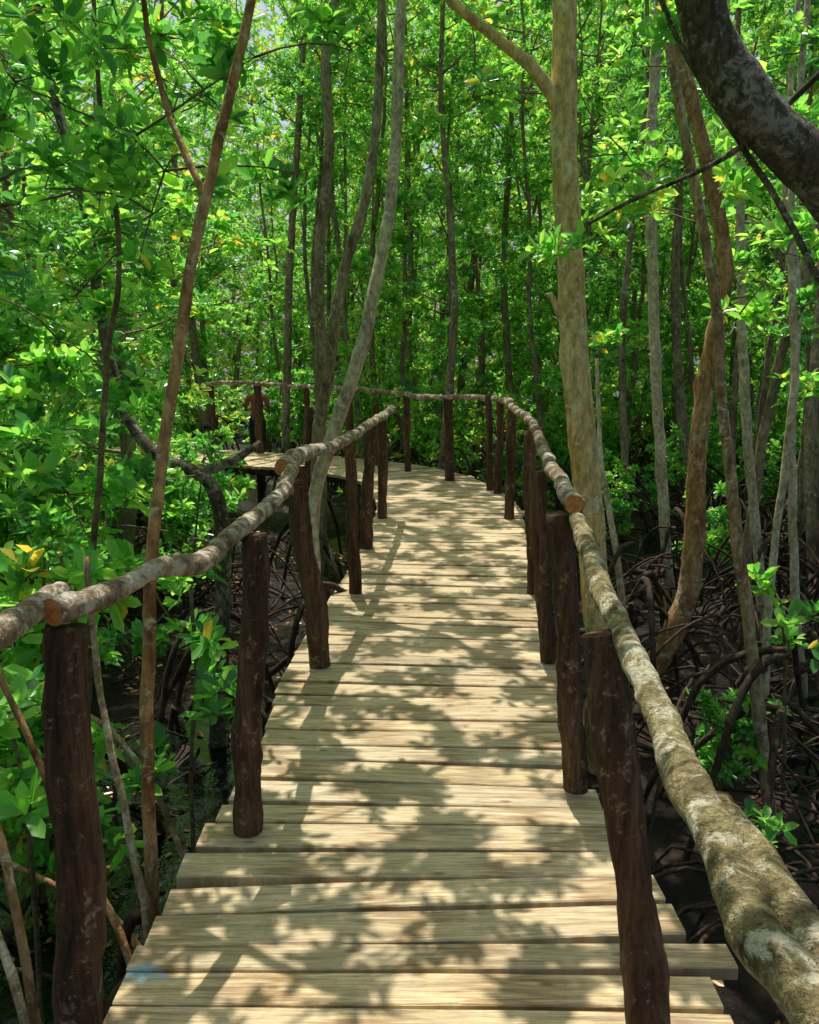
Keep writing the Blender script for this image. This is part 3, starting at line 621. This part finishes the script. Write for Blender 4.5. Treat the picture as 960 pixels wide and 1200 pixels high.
# ------------------------------------------------------------------ person
def skin_obj(name,verts,edges,mat,parent,sub=2):
    me=bpy.data.meshes.new(name); me.from_pydata([v[:3] for v in verts],edges,[]); me.materials.append(mat)
    o=bpy.data.objects.new(name,me); link(o,parent)
    m=o.modifiers.new('skin','SKIN'); m.use_smooth_shade=True
    for i,v in enumerate(verts):
        d=me.skin_vertices[0].data[i]; rr_=v[3]; d.radius=rr_ if isinstance(rr_,tuple) else (rr_,rr_); d.use_root=(i==0)
    s=o.modifiers.new('sub','SUBSURF'); s.levels=sub; s.render_levels=sub
    return o
M_SKIN=plain('brown_skin',(.28,.14,.08),.6); M_SHIRT=plain('red_shirt_cloth',(.60,.15,.12)); M_TROUS=plain('dark_trouser_cloth',(.03,.03,.045)); M_HAIR=plain('black_hair',(.01,.008,.007)); M_EYE=plain('dark_eye',(.01,.01,.01),.3)
pe=thing('person','person in red shirt and dark trousers standing with forearms raised','person',(-3.2,18.0,-.72)); pe.rotation_euler=(0,0,.15); pe.scale=(.97,.97,.97)
V=[(0,0,.93,(.13,.10)),(0,0,1.08,(.12,.085)),(0,0,1.25,(.14,.10)),(0,.0,1.38,(.11,.08)),(0,.0,1.46,.05),(0,-.01,1.53,(.065,.075)),(0,-.01,1.62,(.075,.095)),(0,0,1.69,(.055,.07))]
E=[(i,i+1) for i in range(7)]
def add(p,par):
    V.append(p); E.append((par,len(V)-1)); return len(V)-1
for s in (-1,1):
    h=add((s*.10,0,.86,.085),0); kk=add((s*.11,-.02*s,.50,.055),h); cfa=add((s*.11,.01,.34,.05),kk); an=add((s*.11,.02,.08,.036),cfa); add((s*.12,-.13,.035,.033),an)
    sh=add((s*.185,0,1.37,.052),3); el_=add((s*.25,.01,1.10,.040),sh); wr=add((s*.16,-.21,1.13,.026),el_); pm=add((s*.145,-.29,1.15,(.036,.018)),wr)
    for fi in range(4):
        f1=add((s*(.115+.02*fi),-.345,1.155-.004*fi,.009),pm); add((s*(.115+.02*fi),-.375-(.01 if fi in(1,2) else 0),1.135,.008),f1)
    t1=add((s*.105,-.27,1.165,.011),wr); add((s*.085,-.31,1.17,.009),t1)
skin_obj('body',V,E,M_SKIN,pe)
SH=[(0,0,.90,(.15,.115)),(0,0,1.08,(.145,.11)),(0,0,1.25,(.165,.12)),(0,0,1.38,(.13,.10)),(0,0,1.45,(.07,.06))]
SE=[(0,1),(1,2),(2,3),(3,4)]
for s in(-1,1):
    SH+= [(s*.185,0,1.37,.068),(s*.235,.008,1.17,.058)]; b=len(SH); SE+=[(3,b-2),(b-2,b-1)]
skin_obj('shirt',SH,SE,M_SHIRT,pe)
TR=[(0,0,.95,(.14,.11))];TE=[]
for s in(-1,1):
    TR+=[(s*.10,0,.84,.098),(s*.11,-.02*s,.50,.07),(s*.11,.02,.10,.055)]; b=len(TR); TE+=[(0,b-3),(b-3,b-2),(b-2,b-1)]
skin_obj('trousers',TR,TE,M_TROUS,pe)
skin_obj('hair',[(0,.03,1.60,(.075,.08)),(0,.02,1.67,(.082,.09)),(0,.01,1.72,(.06,.07))],[(0,1),(1,2)],M_HAIR,pe)
mb=MB()
for s in(-1,1): tube(mb,[(s*.03,-.095,1.615),(s*.03,-.108,1.615)],.011,8,.1,0)
tube(mb,[(-.025,-.092,1.545),(0,-.1,1.543),(.025,-.092,1.545)],.006,6,.1,0)
link(bpy.data.objects.new('face_features',mb.mesh('face_features',[M_EYE])),pe)

# ------------------------------------------------------------------ light, sky, camera
el=math.radians(SUNEL); sd=Vector((SDX*math.cos(el),SDY*math.cos(el),math.sin(el)))
L=bpy.data.lights.new('sun','SUN'); L.energy=5; L.angle=math.radians(.45); L.color=(1,.96,.88)
so=link(bpy.data.objects.new('sun',L)); so.rotation_euler=sd.to_track_quat('Z','Y').to_euler(); so.location=(0,0,20)
wd=bpy.data.worlds.new('World'); scene.world=wd; wd.use_nodes=True; nt=wd.node_tree
sk=nt.nodes.new('ShaderNodeTexSky'); sk.sky_type='NISHITA'; sk.sun_disc=False; sk.sun_elevation=el; sk.sun_rotation=math.atan2(sd.x,sd.y); sk.dust_density=4.0; sk.air_density=1.0
bg=nt.nodes['Background']; nt.links.new(sk.outputs[0],bg.inputs[0]); bg.inputs[1].default_value=.15
cam=bpy.data.cameras.new('camera'); cam.lens=37.5; cam.sensor_width=36; cam.sensor_fit='HORIZONTAL'; cam.clip_start=.05; cam.clip_end=3000
co=link(bpy.data.objects.new('camera',cam)); co.location=(0,0,1.6); co.rotation_euler=(math.radians(90-10.8),0,0)
scene.camera=co
scene.view_settings.view_transform='Standard'; scene.view_settings.look='None'; scene.view_settings.exposure=0
